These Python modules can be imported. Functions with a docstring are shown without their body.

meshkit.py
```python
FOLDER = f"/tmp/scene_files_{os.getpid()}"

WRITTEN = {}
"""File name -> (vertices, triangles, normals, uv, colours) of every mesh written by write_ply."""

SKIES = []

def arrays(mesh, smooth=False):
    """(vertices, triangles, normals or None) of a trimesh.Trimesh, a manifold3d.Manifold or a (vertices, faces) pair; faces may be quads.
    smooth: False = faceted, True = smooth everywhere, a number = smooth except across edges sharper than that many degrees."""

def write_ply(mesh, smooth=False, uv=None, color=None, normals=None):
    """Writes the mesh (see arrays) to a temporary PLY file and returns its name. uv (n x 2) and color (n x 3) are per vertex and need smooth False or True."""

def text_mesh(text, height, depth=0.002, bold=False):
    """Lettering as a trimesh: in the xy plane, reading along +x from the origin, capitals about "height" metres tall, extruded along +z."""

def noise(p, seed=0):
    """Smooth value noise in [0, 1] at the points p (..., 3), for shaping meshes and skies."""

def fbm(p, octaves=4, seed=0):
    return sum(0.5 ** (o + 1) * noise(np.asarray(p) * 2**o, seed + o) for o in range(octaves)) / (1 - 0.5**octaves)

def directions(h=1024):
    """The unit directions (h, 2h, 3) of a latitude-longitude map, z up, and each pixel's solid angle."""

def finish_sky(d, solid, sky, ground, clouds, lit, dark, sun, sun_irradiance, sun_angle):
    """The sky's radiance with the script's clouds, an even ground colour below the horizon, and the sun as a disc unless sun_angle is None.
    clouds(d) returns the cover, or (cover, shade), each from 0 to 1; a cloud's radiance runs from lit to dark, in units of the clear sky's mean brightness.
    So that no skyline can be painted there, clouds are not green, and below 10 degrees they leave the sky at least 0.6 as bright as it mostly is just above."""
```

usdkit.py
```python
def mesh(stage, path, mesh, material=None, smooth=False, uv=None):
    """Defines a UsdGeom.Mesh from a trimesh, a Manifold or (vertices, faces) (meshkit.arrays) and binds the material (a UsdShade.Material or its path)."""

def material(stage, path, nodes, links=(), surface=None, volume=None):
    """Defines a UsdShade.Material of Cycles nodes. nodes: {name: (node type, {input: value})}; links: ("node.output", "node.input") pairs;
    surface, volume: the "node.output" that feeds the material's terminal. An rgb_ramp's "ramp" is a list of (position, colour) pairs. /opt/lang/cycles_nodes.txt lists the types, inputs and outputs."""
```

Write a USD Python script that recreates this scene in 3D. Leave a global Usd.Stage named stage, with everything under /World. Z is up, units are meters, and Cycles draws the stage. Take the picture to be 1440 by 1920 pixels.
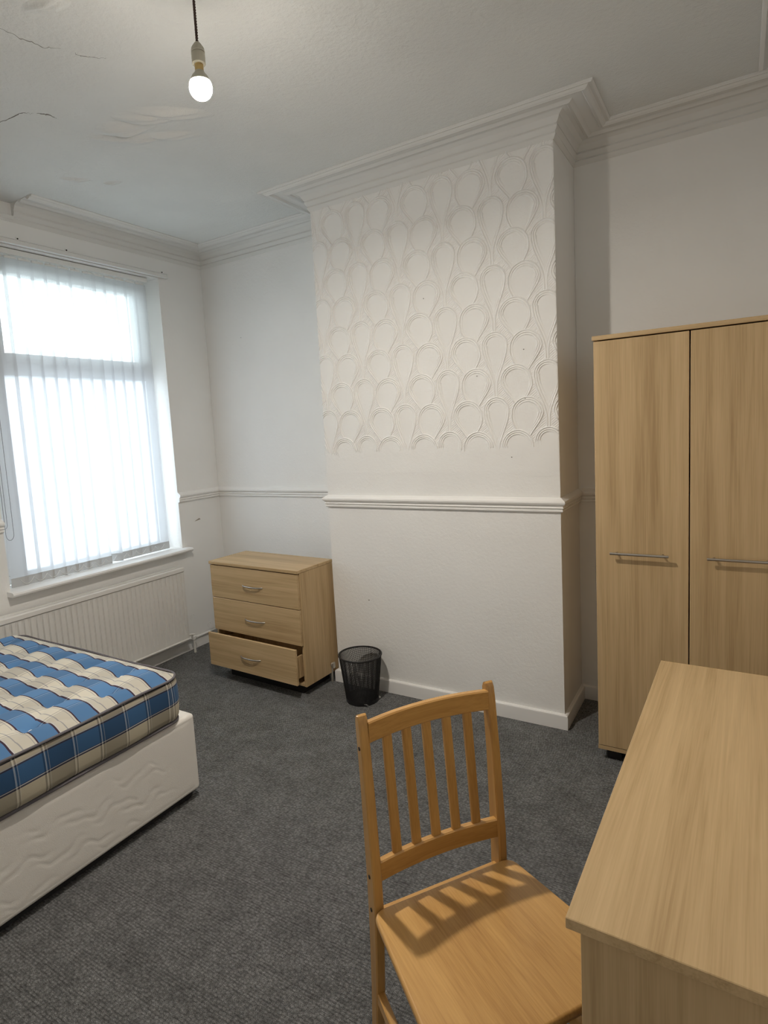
import math, random
import numpy as np, trimesh, usdkit, meshkit
from trimesh.transformations import rotation_matrix, translation_matrix
from pxr import Usd, UsdGeom, UsdLux, UsdShade, Gf, Sdf
random.seed(4)
rng = np.random.default_rng(4)
stage = Usd.Stage.CreateInMemory()
UsdGeom.SetStageUpAxis(stage, UsdGeom.Tokens.z); UsdGeom.SetStageMetersPerUnit(stage, 1.0)
UsdGeom.Xform.Define(stage, '/World'); UsdGeom.Scope.Define(stage, '/World/Looks')

# ------------------------------------------------------------------ camera, light, exposure
F_PX, PPX, PPY = 1124.99, -47.95, -31.37
CAM = np.array([3.3026, -3.2290, 1.4998]); YAW, PIT, ROL = 0.5681, 0.1104, -0.0575
EXPOSURE = 0.70
SKY = (0.86, 0.97, 1.0); SKY_I = 1.46
BULB = (1.0, 0.915, 0.81); BULB_E = 70.0; LED_E = 1560.0
_fw = np.array([-math.sin(YAW)*math.cos(PIT), math.cos(YAW)*math.cos(PIT), -math.sin(PIT)])
_r0 = np.array([math.cos(YAW), math.sin(YAW), 0]); _u0 = np.cross(_r0, _fw)
_r = _r0*math.cos(ROL)+_u0*math.sin(ROL); _u = -_r0*math.sin(ROL)+_u0*math.cos(ROL)
cam = UsdGeom.Camera.Define(stage, '/World/camera')
M = np.eye(4); M[0, :3] = _r; M[1, :3] = _u; M[2, :3] = -_fw; M[3, :3] = CAM
cam.AddTransformOp().Set(Gf.Matrix4d(M.tolist()))
cam.CreateHorizontalApertureAttr(36.0); cam.CreateVerticalApertureAttr(48.0)
cam.CreateFocalLengthAttr(F_PX/1440*36.0)
cam.CreateHorizontalApertureOffsetAttr(-PPX/1440*36.0); cam.CreateVerticalApertureOffsetAttr(PPY/1440*36.0)
cam.CreateClippingRangeAttr(Gf.Vec2f(0.05, 500)); cam.CreateExposureAttr(EXPOSURE)
dome = UsdLux.DomeLight.Define(stage, '/World/sky'); dome.CreateColorAttr(Gf.Vec3f(*SKY)); dome.CreateIntensityAttr(SKY_I)

# ------------------------------------------------------------------ helpers
used = {}
def numbered(parent, name):
    k = (parent, name); n = used.get(k, 0); used[k] = n+1
    return name if n == 0 else f'{name}_{n:03d}'
def path_of(parent): return '/World' if parent is None else str(parent.GetPath())
def obj(name, mesh, mat, parent=None, smooth=30, uv=None):
    if isinstance(mesh, list): mesh = cat(mesh)
    p = path_of(parent); q = p+'/'+numbered(p, name)
    m = usdkit.mesh(stage, q, mesh, MAT[mat], smooth=smooth, uv=uv)
    return m.GetPrim()
def data(o, **kw):
    for k, v in kw.items(): o.SetCustomDataByKey(k, v)
    return o
def tag(o, label, category, group=None):
    data(o, label=label, category=category)
    if group: data(o, group=group)
    return o
def thing(name, label, category, loc=(0, 0, 0), rotz=0.0, group=None):
    q = '/World/'+numbered('/World', name)
    x = UsdGeom.Xform.Define(stage, q); x.AddTranslateOp().Set(Gf.Vec3d(*loc)); x.AddRotateZOp().Set(math.degrees(rotz))
    return tag(x.GetPrim(), label, category, group)
def struct(name, mesh, mat, smooth=30, label=None, parent=None):
    o = obj(name, mesh, mat, parent, smooth); data(o, kind='structure')
    if label: data(o, label=label)
    return o
def cat(ms): return trimesh.util.concatenate([m for m in ms if m is not None])
def box(x0, x1, y0, y1, z0, z1, b=0.0):
    if b <= 0:
        m = trimesh.creation.box([x1-x0, y1-y0, z1-z0]); m.apply_translation([(x0+x1)/2, (y0+y1)/2, (z0+z1)/2]); return m
    P = []
    for sx, X in ((1, x0), (-1, x1)):
        for sy, Y in ((1, y0), (-1, y1)):
            for sz, Z in ((1, z0), (-1, z1)):
                P += [(X, Y+sy*b, Z+sz*b), (X+sx*b, Y, Z+sz*b), (X+sx*b, Y+sy*b, Z)]
    return trimesh.convex.convex_hull(np.array(P))
def rot(m, ang, axis, point=(0, 0, 0)):
    m = m.copy(); m.apply_transform(rotation_matrix(ang, axis, point)); return m
def tube(pts, r, n=10, closed=False, caps=True):
    P = np.asarray(pts, float); N = len(P); rr = np.broadcast_to(np.asarray(r, float), (N,))
    if closed: T = np.roll(P, -1, 0)-np.roll(P, 1, 0)
    else: T = np.gradient(P, axis=0)
    T /= np.linalg.norm(T, axis=1, keepdims=True)
    a = np.array([0, 0, 1.0]) if abs(T[0][2]) < .9 else np.array([1.0, 0, 0])
    V = []
    nrm = np.cross(T[0], a); nrm /= np.linalg.norm(nrm)
    for i in range(N):
        nrm = nrm-T[i]*(nrm@T[i]); nrm /= np.linalg.norm(nrm); bi = np.cross(T[i], nrm)
        t = np.linspace(0, 2*np.pi, n, endpoint=False)
        V.append(P[i]+rr[i]*(np.cos(t)[:, None]*nrm+np.sin(t)[:, None]*bi))
    V = np.vstack(V); Fc = []
    for i in range(N if closed else N-1):
        j = (i+1) % N
        for k in range(n):
            k2 = (k+1) % n
            Fc += [(i*n+k, i*n+k2, j*n+k2), (i*n+k, j*n+k2, j*n+k)]
    if caps and not closed:
        V = np.vstack([V, P[0], P[-1]]); c0, c1 = len(V)-2, len(V)-1
        for k in range(n):
            k2 = (k+1) % n; Fc += [(c0, k2, k), (c1, (N-1)*n+k, (N-1)*n+k2)]
    m = trimesh.Trimesh(V, Fc, process=False); m.fix_normals(); return m
def lathe(prof, n=40):
    """prof: list of (r, z)"""
    P = np.array(prof, float); V = []; Fc = []; N = len(P)
    t = np.linspace(0, 2*np.pi, n, endpoint=False)
    for r_, z_ in P: V.append(np.stack([r_*np.cos(t), r_*np.sin(t), np.full(n, z_)], 1))
    V = np.vstack(V)
    for i in range(N-1):
        for k in range(n):
            k2 = (k+1) % n
            Fc += [(i*n+k, i*n+k2, (i+1)*n+k2), (i*n+k, (i+1)*n+k2, (i+1)*n+k)]
    m = trimesh.Trimesh(V, Fc, process=False); m.merge_vertices(); m.update_faces(m.nondegenerate_faces()); return m
def at(m, x=0, y=0, z=0):
    m = m.copy(); m.apply_translation([x, y, z]); return m
def grid_faces(nu, nv):
    i = np.arange(nu-1)[:, None]*nv+np.arange(nv-1)[None, :]
    a, b, c, d = i, i+nv, i+nv+1, i+1
    return np.vstack([np.stack([a, b, c], -1).reshape(-1, 3), np.stack([a, c, d], -1).reshape(-1, 3)])
def sweep(path, prof, end0=True, end1=True):
    """prof [(out, z)] swept along an axis-aligned plan path; 'out' goes to the right of the direction of travel, corners mitred."""
    P = np.array(path, float); n = len(P); D = np.diff(P, axis=0); D /= np.linalg.norm(D, axis=1, keepdims=True)
    Nn = np.stack([D[:, 1], -D[:, 0]], 1); off = []
    for i in range(n):
        if i == 0: off.append(Nn[0])
        elif i == n-1: off.append(Nn[-1])
        else: off.append((Nn[i-1]+Nn[i])/(1+Nn[i-1]@Nn[i]))
    off = np.array(off); pr = np.array(prof, float); k = len(pr)
    V = np.vstack([np.c_[P[i]+pr[:, :1]*off[i], pr[:, 1]] for i in range(n)])
    Fc = []
    for i in range(n-1):
        for j in range(k):
            j2 = (j+1) % k
            Fc += [(i*k+j, (i+1)*k+j, (i+1)*k+j2), (i*k+j, (i+1)*k+j2, i*k+j2)]
    from shapely.geometry import Polygon
    try:
        vv, ff = trimesh.creation.triangulate_polygon(Polygon(pr), engine='earcut')
        idx = [int(np.argmin(((pr-v)**2).sum(1))) for v in vv]
        for f in ff:
            Fc.append([idx[q] for q in f]); Fc.append([(n-1)*k+idx[q] for q in f[::-1]])
    except Exception:
        pass
    m = trimesh.Trimesh(V, Fc, process=False); m.fix_normals(); return m
def fbm(P, octaves=4):
    return meshkit.fbm(np.asarray(P, float), octaves=octaves) if 'octaves' in meshkit.fbm.__code__.co_varnames else meshkit.fbm(np.asarray(P, float))

# ------------------------------------------------------------------ materials
MAT = {}
def mat(name, nodes, links=(), surface='p.BSDF'):
    MAT[name] = usdkit.material(stage, '/World/Looks/'+name, nodes, list(links), surface=surface); return MAT[name]
def plain(name, col, rough=.5, **kw):
    mat(name, {'p': ('principled_bsdf', {'base_color': col, 'roughness': rough, **kw})})
def paint(name, col, rough=.75, scale=90, dist=.0012, mott=.03, big=3.0, strength=.6, detail=4):
    c2 = tuple(c*(1-mott*2) for c in col)
    mat(name, {'t': ('texture_coordinate', {}), 'n': ('noise_texture', {'scale': scale, 'detail': detail, 'roughness': .6}),
               'm': ('noise_texture', {'scale': big, 'detail': 4}), 'r': ('rgb_ramp', {'ramp': [(.35, c2), (.65, col)]}),
               'b': ('bump', {'strength': strength, 'distance': dist}), 'p': ('principled_bsdf', {'roughness': rough, 'specular_ior_level': .3})},
        [('t.object', 'n.vector'), ('t.object', 'm.vector'), ('m.fac', 'r.fac'), ('r.color', 'p.base_color'), ('n.fac', 'b.height'), ('b.normal', 'p.normal')])
paint('wall_paint', (.925, .92, .90), scale=55, dist=.003, strength=.5, mott=.012)
paint('ceiling_paint', (.79, .80, .78), scale=45, dist=.006, mott=.035, big=2.0, strength=.7, detail=6)
paint('trim_paint', (.92, .91, .89), rough=.45, scale=14, dist=.001, mott=.01)
paint('radiator_paint', (.84, .825, .79), rough=.45, scale=30, dist=.0006, mott=.02)
paint('cornice_paint', (.80, .795, .77), rough=.6, scale=14, dist=.001, mott=.015)
plain('upvc', (.86, .88, .89), .35)
plain('white_plastic', (.85, .85, .83), .35)
plain('holder_plastic', (.42, .40, .32), .4)
plain('cord_grey', (.38, .39, .42), .6)
plain('brown_cord', (.085, .055, .045), .8)
plain('brass', (.55, .40, .18), .35, metallic=1.0)
plain('black_plastic', (.012, .012, .013), .6)
plain('black_wire', (.014, .014, .015), .5)
plain('dark_gap', (.01, .008, .007), .9)
plain('nickel', (.47, .44, .40), .38, metallic=1.0)
plain('chrome_pipe', (.55, .52, .46), .4, metallic=.7)
plain('screw', (.03, .025, .02), .4, metallic=.6)
plain('crack_dark', (.27, .26, .24), .9)
plain('torn_plaster', (.34, .30, .24), .9)
plain('paper_white', (.85, .85, .83), .8)
plain('concrete', (.42, .42, .40), .9)
plain('outside_render', (.62, .63, .63), .9)
plain('piping_dark', (.15, .14, .155), .85)
mat('glowing_bulb', {'e': ('emission', {'color': BULB, 'strength': BULB_E}), 't': ('transparent_bsdf', {}), 'a': ('add_closure', {})}, [('e.emission', 'a.closure1'), ('t.BSDF', 'a.closure2')], surface='a.closure')
mat('led_emitter', {'e': ('emission', {'color': BULB, 'strength': LED_E})}, surface='e.emission')
def wood(name, light, dark, axis, rough=.42, cells=38, stretch=.035, coat=0.0, fine=260, loc=(0, 0, 0), contrast=(.37, .64)):
    sc = [1.0, 1.0, 1.0]; sc[axis] = stretch; sf = [1.0, 1.0, 1.0]; sf[axis] = stretch*.5
    mid = tuple((a*.6+b*.4) for a, b in zip(light, dark))
    mat(name, {'t': ('texture_coordinate', {}), 'm': ('mapping', {'mapping_type': 'point', 'scale': sc, 'location': loc}),
               'mf': ('mapping', {'mapping_type': 'point', 'scale': sf, 'location': loc}),
               'n': ('noise_texture', {'scale': cells, 'detail': 5, 'roughness': .62, 'distortion': .35}),
               'nb': ('noise_texture', {'scale': cells*.28, 'detail': 2}),
               'f': ('noise_texture', {'scale': fine, 'detail': 2}),
               'a': ('math', {'math_type': 'multiply_add', 'value2': .45, 'value3': .0}),
               'a2': ('math', {'math_type': 'multiply_add', 'value2': .35}),
               'a3': ('math', {'math_type': 'multiply_add', 'value2': .2}),
               'r': ('rgb_ramp', {'ramp': [(contrast[0], dark), (.5, mid), (contrast[1], light)]}),
               'b': ('bump', {'strength': .25, 'distance': .0004}),
               'p': ('principled_bsdf', {'roughness': rough, 'coat_weight': coat, 'coat_roughness': .25, 'specular_ior_level': .4})},
        [('t.object', 'm.vector'), ('t.object', 'mf.vector'), ('m.vector', 'n.vector'), ('m.vector', 'nb.vector'), ('mf.vector', 'f.vector'),
         ('n.fac', 'a.value1'), ('nb.fac', 'a2.value1'), ('a.value', 'a2.value3'), ('f.fac', 'a3.value1'), ('a2.value', 'a3.value3'),
         ('a3.value', 'r.fac'), ('r.color', 'p.base_color'), ('f.fac', 'b.height'), ('b.normal', 'p.normal')])
LL, LD = (.66, .475, .262), (.425, .285, .138)
for ax, nm in enumerate('xyz'):
    wood('laminate_'+nm, LL, LD, ax, loc=(ax*1.7, .4, 2.1))
wood('laminate_z_other', LL, LD, 2, loc=(5.3, 1.4, .3))
CL, CD = (.66, .37, .115), (.45, .23, .06)
for ax, nm in enumerate('xyz'):
    wood('chair_'+nm, CL, CD, ax, rough=.34, cells=30, coat=.35, loc=(ax*2.2, 1.1, .7))
wood('chair_seat', (.70, .41, .14), (.43, .215, .058), 1, rough=.33, cells=16, coat=.35, stretch=.10, contrast=(.38, .62))
# carpet: rows of loops
mat('carpet', {'t': ('texture_coordinate', {}), 'm': ('mapping', {'mapping_type': 'point', 'scale': (.72, 1, 1)}),
               'v': ('voronoi_texture', {'scale': 118, 'randomness': .6}), 'w': ('wave_texture', {'wave_type': 'bands', 'bands_direction': 'y', 'scale': 33, 'distortion': 2.2, 'detail': 2, 'detail_scale': 8}),
               'n': ('noise_texture', {'scale': 9, 'detail': 5, 'roughness': .65}), 'nf': ('noise_texture', {'scale': 420, 'detail': 2}),
               'rv': ('rgb_ramp', {'ramp': [(.0, (.31, .315, .315)), (.55, (.165, .168, .168)), (1, (.06, .06, .06))]}),
               'rn': ('rgb_ramp', {'ramp': [(.3, (.72, .72, .72)), (.7, (1.15, 1.15, 1.15))]}),
               'rf': ('rgb_ramp', {'ramp': [(.3, (.30, .30, .30)), (.72, (1.7, 1.7, 1.7))]}),
               'x': ('mix_color', {'blend_type': 'multiply', 'fac': 1.0}), 'x2': ('mix_color', {'blend_type': 'multiply', 'fac': 1.0, 'use_clamp_result': False}),
               'h': ('math', {'math_type': 'subtract'}), 'b': ('bump', {'strength': .9, 'distance': .004}), 'p': ('principled_bsdf', {'roughness': .95, 'specular_ior_level': .1, 'sheen_weight': .12})},
    [('t.object', 'm.vector'), ('m.vector', 'v.vector'), ('t.object', 'w.vector'), ('t.object', 'n.vector'), ('t.object', 'nf.vector'), ('v.distance', 'rv.fac'), ('n.fac', 'rn.fac'),
     ('nf.fac', 'rf.fac'), ('rv.color', 'x.a'), ('rn.color', 'x.b'), ('x.result', 'x2.a'), ('rf.color', 'x2.b'), ('x2.result', 'p.base_color'), ('w.fac', 'h.value1'), ('v.distance', 'h.value2'),
     ('h.value', 'b.height'), ('b.normal', 'p.normal')])
# blind fabric: light passes through the weave, some of it straight
mat('blind_fabric', {'d': ('diffuse_bsdf', {'color': (.80, .81, .82)}), 'tr': ('translucent_bsdf', {'color': (.66, .68, .71)}), 'tp': ('transparent_bsdf', {'color': (1, 1, 1)}),
                     'm1': ('mix_closure', {'fac': .5}), 'm2': ('mix_closure', {'fac': .42}), 't': ('texture_coordinate', {}), 'n': ('noise_texture', {'scale': 260, 'detail': 3}), 
                     'mm': ('map_range', {'from_min': .3, 'from_max': .7, 'to_min': .20, 'to_max': .36})},
    [('d.BSDF', 'm1.closure1'), ('tr.BSDF', 'm1.closure2'), ('m1.closure', 'm2.closure1'), ('tp.BSDF', 'm2.closure2'), ('t.object', 'n.vector'), ('n.fac', 'mm.value'), ('mm.result', 'm2.fac')], surface='m2.closure')
mat('blind_hem', {'d': ('diffuse_bsdf', {'color': (.74, .74, .73)}), 'tr': ('translucent_bsdf', {'color': (.6, .6, .6)}), 'm': ('mix_closure', {'fac': .42})},
    [('d.BSDF', 'm.closure1'), ('tr.BSDF', 'm.closure2')], surface='m.closure')
mat('clear_glass', {'g': ('glossy_bsdf', {'roughness': .02}), 'tp': ('transparent_bsdf', {'color': (.95, .97, .97)}), 'f': ('fresnel', {'IOR': 1.45}), 'm': ('mix_closure', {})},
    [('f.fac', 'm.fac'), ('tp.BSDF', 'm.closure1'), ('g.BSDF', 'm.closure2')], surface='m.closure')
mat('frosted_glass', {'tl': ('translucent_bsdf', {'color': (.74, .75, .78)}), 'tp': ('transparent_bsdf', {'color': (.74, .75, .78)}), 'm': ('mix_closure', {'fac': .35})},
    [('tl.BSDF', 'm.closure1'), ('tp.BSDF', 'm.closure2')], surface='m.closure')
# plaid ticking
BLUE, BLUE_D = (.125, .275, .52), (.045, .12, .25)
CREAM, GREY = (.76, .72, .615), (.46, .45, .44)
MAR, WHT = (.075, .045, .07), (.74, .73, .70)
def plaid(name, uvmode, t_axis, t0, period, bands, s_axis, s_period, strength):
    n = {'t': ('texture_coordinate', {}), 'dn': ('noise_texture', {'scale': 14, 'detail': 2}), 'ds': ('vector_math', {'math_type': 'scale', 'scale': .0}),
         'sx': ('separate_xyz', {}), 'k': ('math', {'math_type': 'multiply_add', 'value2': 1/period, 'value3': -t0/period}), 'fr': ('math', {'math_type': 'fraction'}),
         'r': ('rgb_ramp', {'ramp': bands, 'interpolate': False}),
         'ks': ('math', {'math_type': 'multiply', 'value2': 1/s_period}), 'fs': ('math', {'math_type': 'fraction'}),
         'rs': ('rgb_ramp', {'interpolate': False, 'ramp': [(0, (.60, .60, .62)), (.03, (1, 1, 1)), (.06, (.62, .62, .65)), (.09, (1.0, 1.0, 1.0)), (.50, (.55, .55, .58)), (.53, (1, 1, 1)), (.56, (.60, .60, .62)), (.59, (.66, .66, .67)), (1, (.66, .66, .67))]}),
         'rw': ('rgb_ramp', {'interpolate': False, 'ramp': [(0, (0, 0, 0)), (.03, (.28, .28, .28)), (.055, (0, 0, 0)), (.09, (.17, .17, .17)), (.105, (0, 0, 0)), (.53, (.28, .28, .28)), (.555, (0, 0, 0)), (.59, (.17, .17, .17)), (.605, (0, 0, 0)), (1, (0, 0, 0))]}),
         'x': ('mix_color', {'blend_type': 'multiply', 'fac': strength}), 'y': ('mix_color', {'blend_type': 'mix', 'b': (.72, .71, .66)}), 'mw': ('math', {'math_type': 'multiply', 'value2': strength}),
         'wv': ('noise_texture', {'scale': 500, 'detail': 2}), 'b': ('bump', {'strength': .35, 'distance': .0008}),
         'p': ('principled_bsdf', {'roughness': .9, 'specular_ior_level': .15, 'sheen_weight': .1})}
    ax = 'xyz'
    L = [('t.'+uvmode, 'sx.vector'), ('sx.'+ax[t_axis], 'k.value1'), ('k.value', 'fr.value1'), ('fr.value', 'r.fac'), ('sx.'+ax[s_axis], 'ks.value1'), ('ks.value', 'fs.value1'), ('fs.value', 'rs.fac'), ('fs.value', 'rw.fac'),
         ('r.color', 'x.a'), ('rs.color', 'x.b'), ('x.result', 'y.a'), ('rw.color', 'mw.value1'), ('mw.value', 'y.fac'), ('y.result', 'p.base_color'), ('t.object', 'wv.vector'), ('wv.fac', 'b.height'), ('b.normal', 'p.normal')]
    del n['dn'], n['ds']
    mat(name, n, L)
# t runs with -y on the top: fraction grows towards +y, so the list goes from cream (lower) to blue
plaid('plaid_top', 'object', 1, -1.734, .150, [(0, MAR), (.03, WHT), (.06, CREAM), (.20, GREY), (.225, CREAM), (.42, CREAM), (.46, GREY), (.475, CREAM), (.52, MAR), (.55, BLUE), (.72, BLUE), (.97, BLUE), (.985, MAR), (1, MAR)], 0, .20, .62)
plaid('plaid_side', 'UV', 1, .364, .20, [(0, (.16, .16, .20)), (.07, (.05, .05, .07)), (.10, (.54, .49, .37)), (.40, (.54, .49, .37)), (.415, (.06, .06, .09)), (.44, (.5, .5, .5)), (.455, (.05, .07, .14)), (.47, BLUE_D), (.76, BLUE_D), (.775, (.05, .05, .08)), (.80, (.4, .4, .4)), (.815, (.42, .38, .30)), (.885, (.06, .06, .07)), (.905, (.38, .36, .32)), (1, (.30, .28, .25))], 0, .20, 1.0)
paint('divan_fabric', (.87, .84, .79), rough=.9, scale=420, dist=.0008, mott=.015)

# ------------------------------------------------------------------ room dimensions
XL, XR, D, YR, ZC, H = 1.2856, 2.6054, .3973, -.0179, 2.7024, 2.80
XW, YF = 3.74, -3.85                      # right wall, wall behind the camera
ZD, YW0, YW1, ZT, ZS = 1.0593, -1.583, -.3938, 2.5775, .7375
T = .26
# floor, ceiling, walls
struct('floor', box(-.02, XW+.02, YF-.02, .02, -.08, 0), 'carpet', False, 'dark grey ribbed loop carpet over the whole floor')
ceil = struct('ceiling', box(-T, XW+.1, YF-.1, .1, H, H+.12), 'ceiling_paint', False, 'uneven off-white plaster ceiling')
struct('wall_left', [box(-T, 0, YF, YW0, -.05, H), box(-T, 0, YW1, .1, -.05, H), box(-T, 0, YW0, YW1, -.05, ZS-.03), box(-T, 0, YW0, YW1, ZT, H)], 'wall_paint', False, 'off-white wall around the window')
wback = struct('wall_back', [box(0, XL+.01, 0, .12, -.05, H), box(XR-.01, XW+.1, YR, .12, -.05, H)], 'wall_paint', False, 'off-white alcove walls either side of the chimney breast')
wch = struct('wall_chimney', box(XL, XR, -D, .05, -.05, H), 'wall_paint', False, 'projecting chimney breast')
struct('wall_right', box(XW, XW+.1, YF, .1, -.05, H), 'wall_paint', False)
struct('wall_front', box(-T, XW+.1, YF-.1, YF, -.05, H), 'wall_paint', False)

# embossed wallpaper: teardrop relief
def teardrops(X, Z, x0, z0, amp=1.0):
    h = np.zeros_like(X); free = np.ones(X.shape, bool)
    ax, bz = .247, .307
    xs0, xs1, zs0, zs1 = X.min(), X.max(), Z.min(), Z.max()
    inst = []
    for i in range(-12, 13):
        for j in range(-9, 10):
            cx, cz = x0+i*ax, z0+(i % 2)*bz*.5+j*bz
            for dx, dz, R, Lt, kd in ((0, 0, .061, .27, 0), (.100, .133, .074, .19, 1), (.150, -.022, .074, .20, 2)):
                q = (cx+dx, cz+dz, R, Lt, kd)
                if xs0-.1 < q[0] < xs1+.1 and zs0-.1 < q[1] < zs1+.35: inst.append(q)
    inst.sort(key=lambda q: -q[1])
    xa, za = X[:, 0], Z[0, :]
    for cx, cz, R, Lt, kd in inst:
        i0, i1 = np.searchsorted(xa, [cx-R-.012, cx+R+.012]); j0, j1 = np.searchsorted(za, [cz-Lt, cz+R+.012])
        if i1-i0 < 2 or j1-j0 < 2: continue
        dx, dz = X[i0:i1, j0:j1]-cx, Z[i0:i1, j0:j1]-cz
        q = np.clip(-dz/Lt, 0, 1); w = R*(.10+.90*.5*(1+np.cos(np.pi*np.clip(q/.78, 0, 1))))
        bend = .012*np.sin(np.pi*q)*(1 if kd == 1 else -1 if kd == 2 else 0)
        s = np.where(dz >= 0, np.hypot(dx, dz)-R, (np.abs(dx-bend)-w)*.86)
        th = np.arctan2(dz, dx)
        side = .5+.5*np.cos(th-(2.4 if kd == 1 else .8 if kd == 2 else 2.9)); side = np.clip(side*1.35-.15, 0, 1)
        tail = np.clip(1.25-q*1.3, 0, 1)
        new = np.exp(-((s)/.0022)**2)*(.55+.45*tail)
        new += np.exp(-((s+.0095)/.0020)**2)*tail*(.25+.75*side)
        new += np.exp(-((s+.0185)/.0020)**2)*tail*.8*side**2
        mask = s < .0045
        blk = h[i0:i1, j0:j1]; blk[mask] = new[mask]; free[i0:i1, j0:j1][mask] = False
    hat = np.clip(np.sin((X*.8-Z)*2*np.pi/.0115), 0, 1)**2
    return (h+.28*hat*free)*amp
def relief_sheet(xa, za, y, height):
    X, Z = np.meshgrid(xa, za, indexing='ij'); h = height(X, Z)
    V = np.stack([X, y-h, Z], -1).reshape(-1, 3)
    return trimesh.Trimesh(V, grid_faces(len(xa), len(za)), process=False)
def n2(X, Z, s, seed=0.0):
    return fbm(np.stack([X*s, Z*s, np.full_like(X, seed)], -1).reshape(-1, 3)).reshape(X.shape)
def breast_relief(X, Z):
    r = teardrops(X, Z, 2.066, 1.703)
    edge = 1.305+.07*n2(X, X*0, 11, 2.0)+.05*n2(X, Z, 28, 3.0)
    k = np.clip((Z-edge)/.03, 0, 1); k = k*k*(3-2*k)
    rough = n2(X, Z, 22, 5.0)*np.exp(-((Z-edge)/.03)**2)
    base = .0007*k
    fade = np.minimum(np.clip((X-XL)/.004, 0, 1), np.clip((XR-X)/.004, 0, 1))*np.clip((Z-1.235)/.02, 0, 1)
    return (.0004+base+.0062*r*k+.0018*rough+.0008*n2(X, Z, 5, 8.0))*fade
obj('embossed_wallpaper', relief_sheet(np.arange(XL, XR+.001, .0021), np.arange(1.23, ZC+.02, .0021), -D-.0005, breast_relief), 'wall_paint', wch, True)
def alcove_relief(X, Z):
    k = np.clip(.5+1.6*n2(X, Z, 2.2, 4.0), 0, 1)
    return .0006+.0007*k*teardrops(X, Z, 2.0, 1.62)+.0012*np.maximum(0, n2(X, Z, 4, 9.0))
obj('embossed_wallpaper', relief_sheet(np.arange(.001, XL-.001, .0045), np.arange(.74, ZC+.02, .0045), -.0003, alcove_relief), 'wall_paint', wback, True)
obj('embossed_wallpaper', relief_sheet(np.arange(XR+.001, XW-.001, .0055), np.arange(1.5, ZC+.02, .0055), YR-.0003, alcove_relief), 'wall_paint', wback, True)

# cornice, dado rail, skirting
CP = [(0, H+.01), (.203, H+.01), (.203, 2.795), (.196, 2.789), (.183, 2.793), (.176, 2.786), (.165, 2.782), (.155, 2.785), (.148, 2.794), (.135, 2.798), (.105, 2.797), (.098, 2.791), (.088, 2.787), (.078, 2.790), (.072, 2.796),
      (.055, 2.795), (.045, 2.789), (.036, 2.783), (.031, 2.772), (.025, 2.763), (.020, 2.759), (.023, 2.750), (.018, 2.738), (.010, 2.730), (.013, 2.722), (.008, 2.712), (.003, 2.7024), (0, 2.7024)]
plan = [(0, -1.34), (0, 0), (XL, 0), (XL, -D), (XR, -D), (XR, YR), (XW, YR), (XW, YF)]
struct('trim_1', sweep(plan, CP), 'cornice_paint', 25, 'moulded plaster cornice round the alcoves and chimney breast')
lowbead = [(0, 2.728), (.026, 2.728), (.021, 2.722), (.014, 2.714), (.006, 2.711), (.004, 2.704), (0, 2.7024)]
struct('trim_2', sweep([(0, YF), (0, -1.34)], lowbead), 'cornice_paint', 25, 'thin bead left where the cornice has come away above the window')
dz = ZD
DP = [(0, dz), (.010, dz), (.013, dz+.004), (.013, dz+.011), (.010, dz+.014), (.014, dz+.016), (.017, dz+.021), (.014, dz+.026), (.012, dz+.028), (.016, dz+.032), (.024, dz+.038), (.027, dz+.046), (.025, dz+.053), (.014, dz+.060), (.006, dz+.067), (0, dz+.069)]
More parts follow.
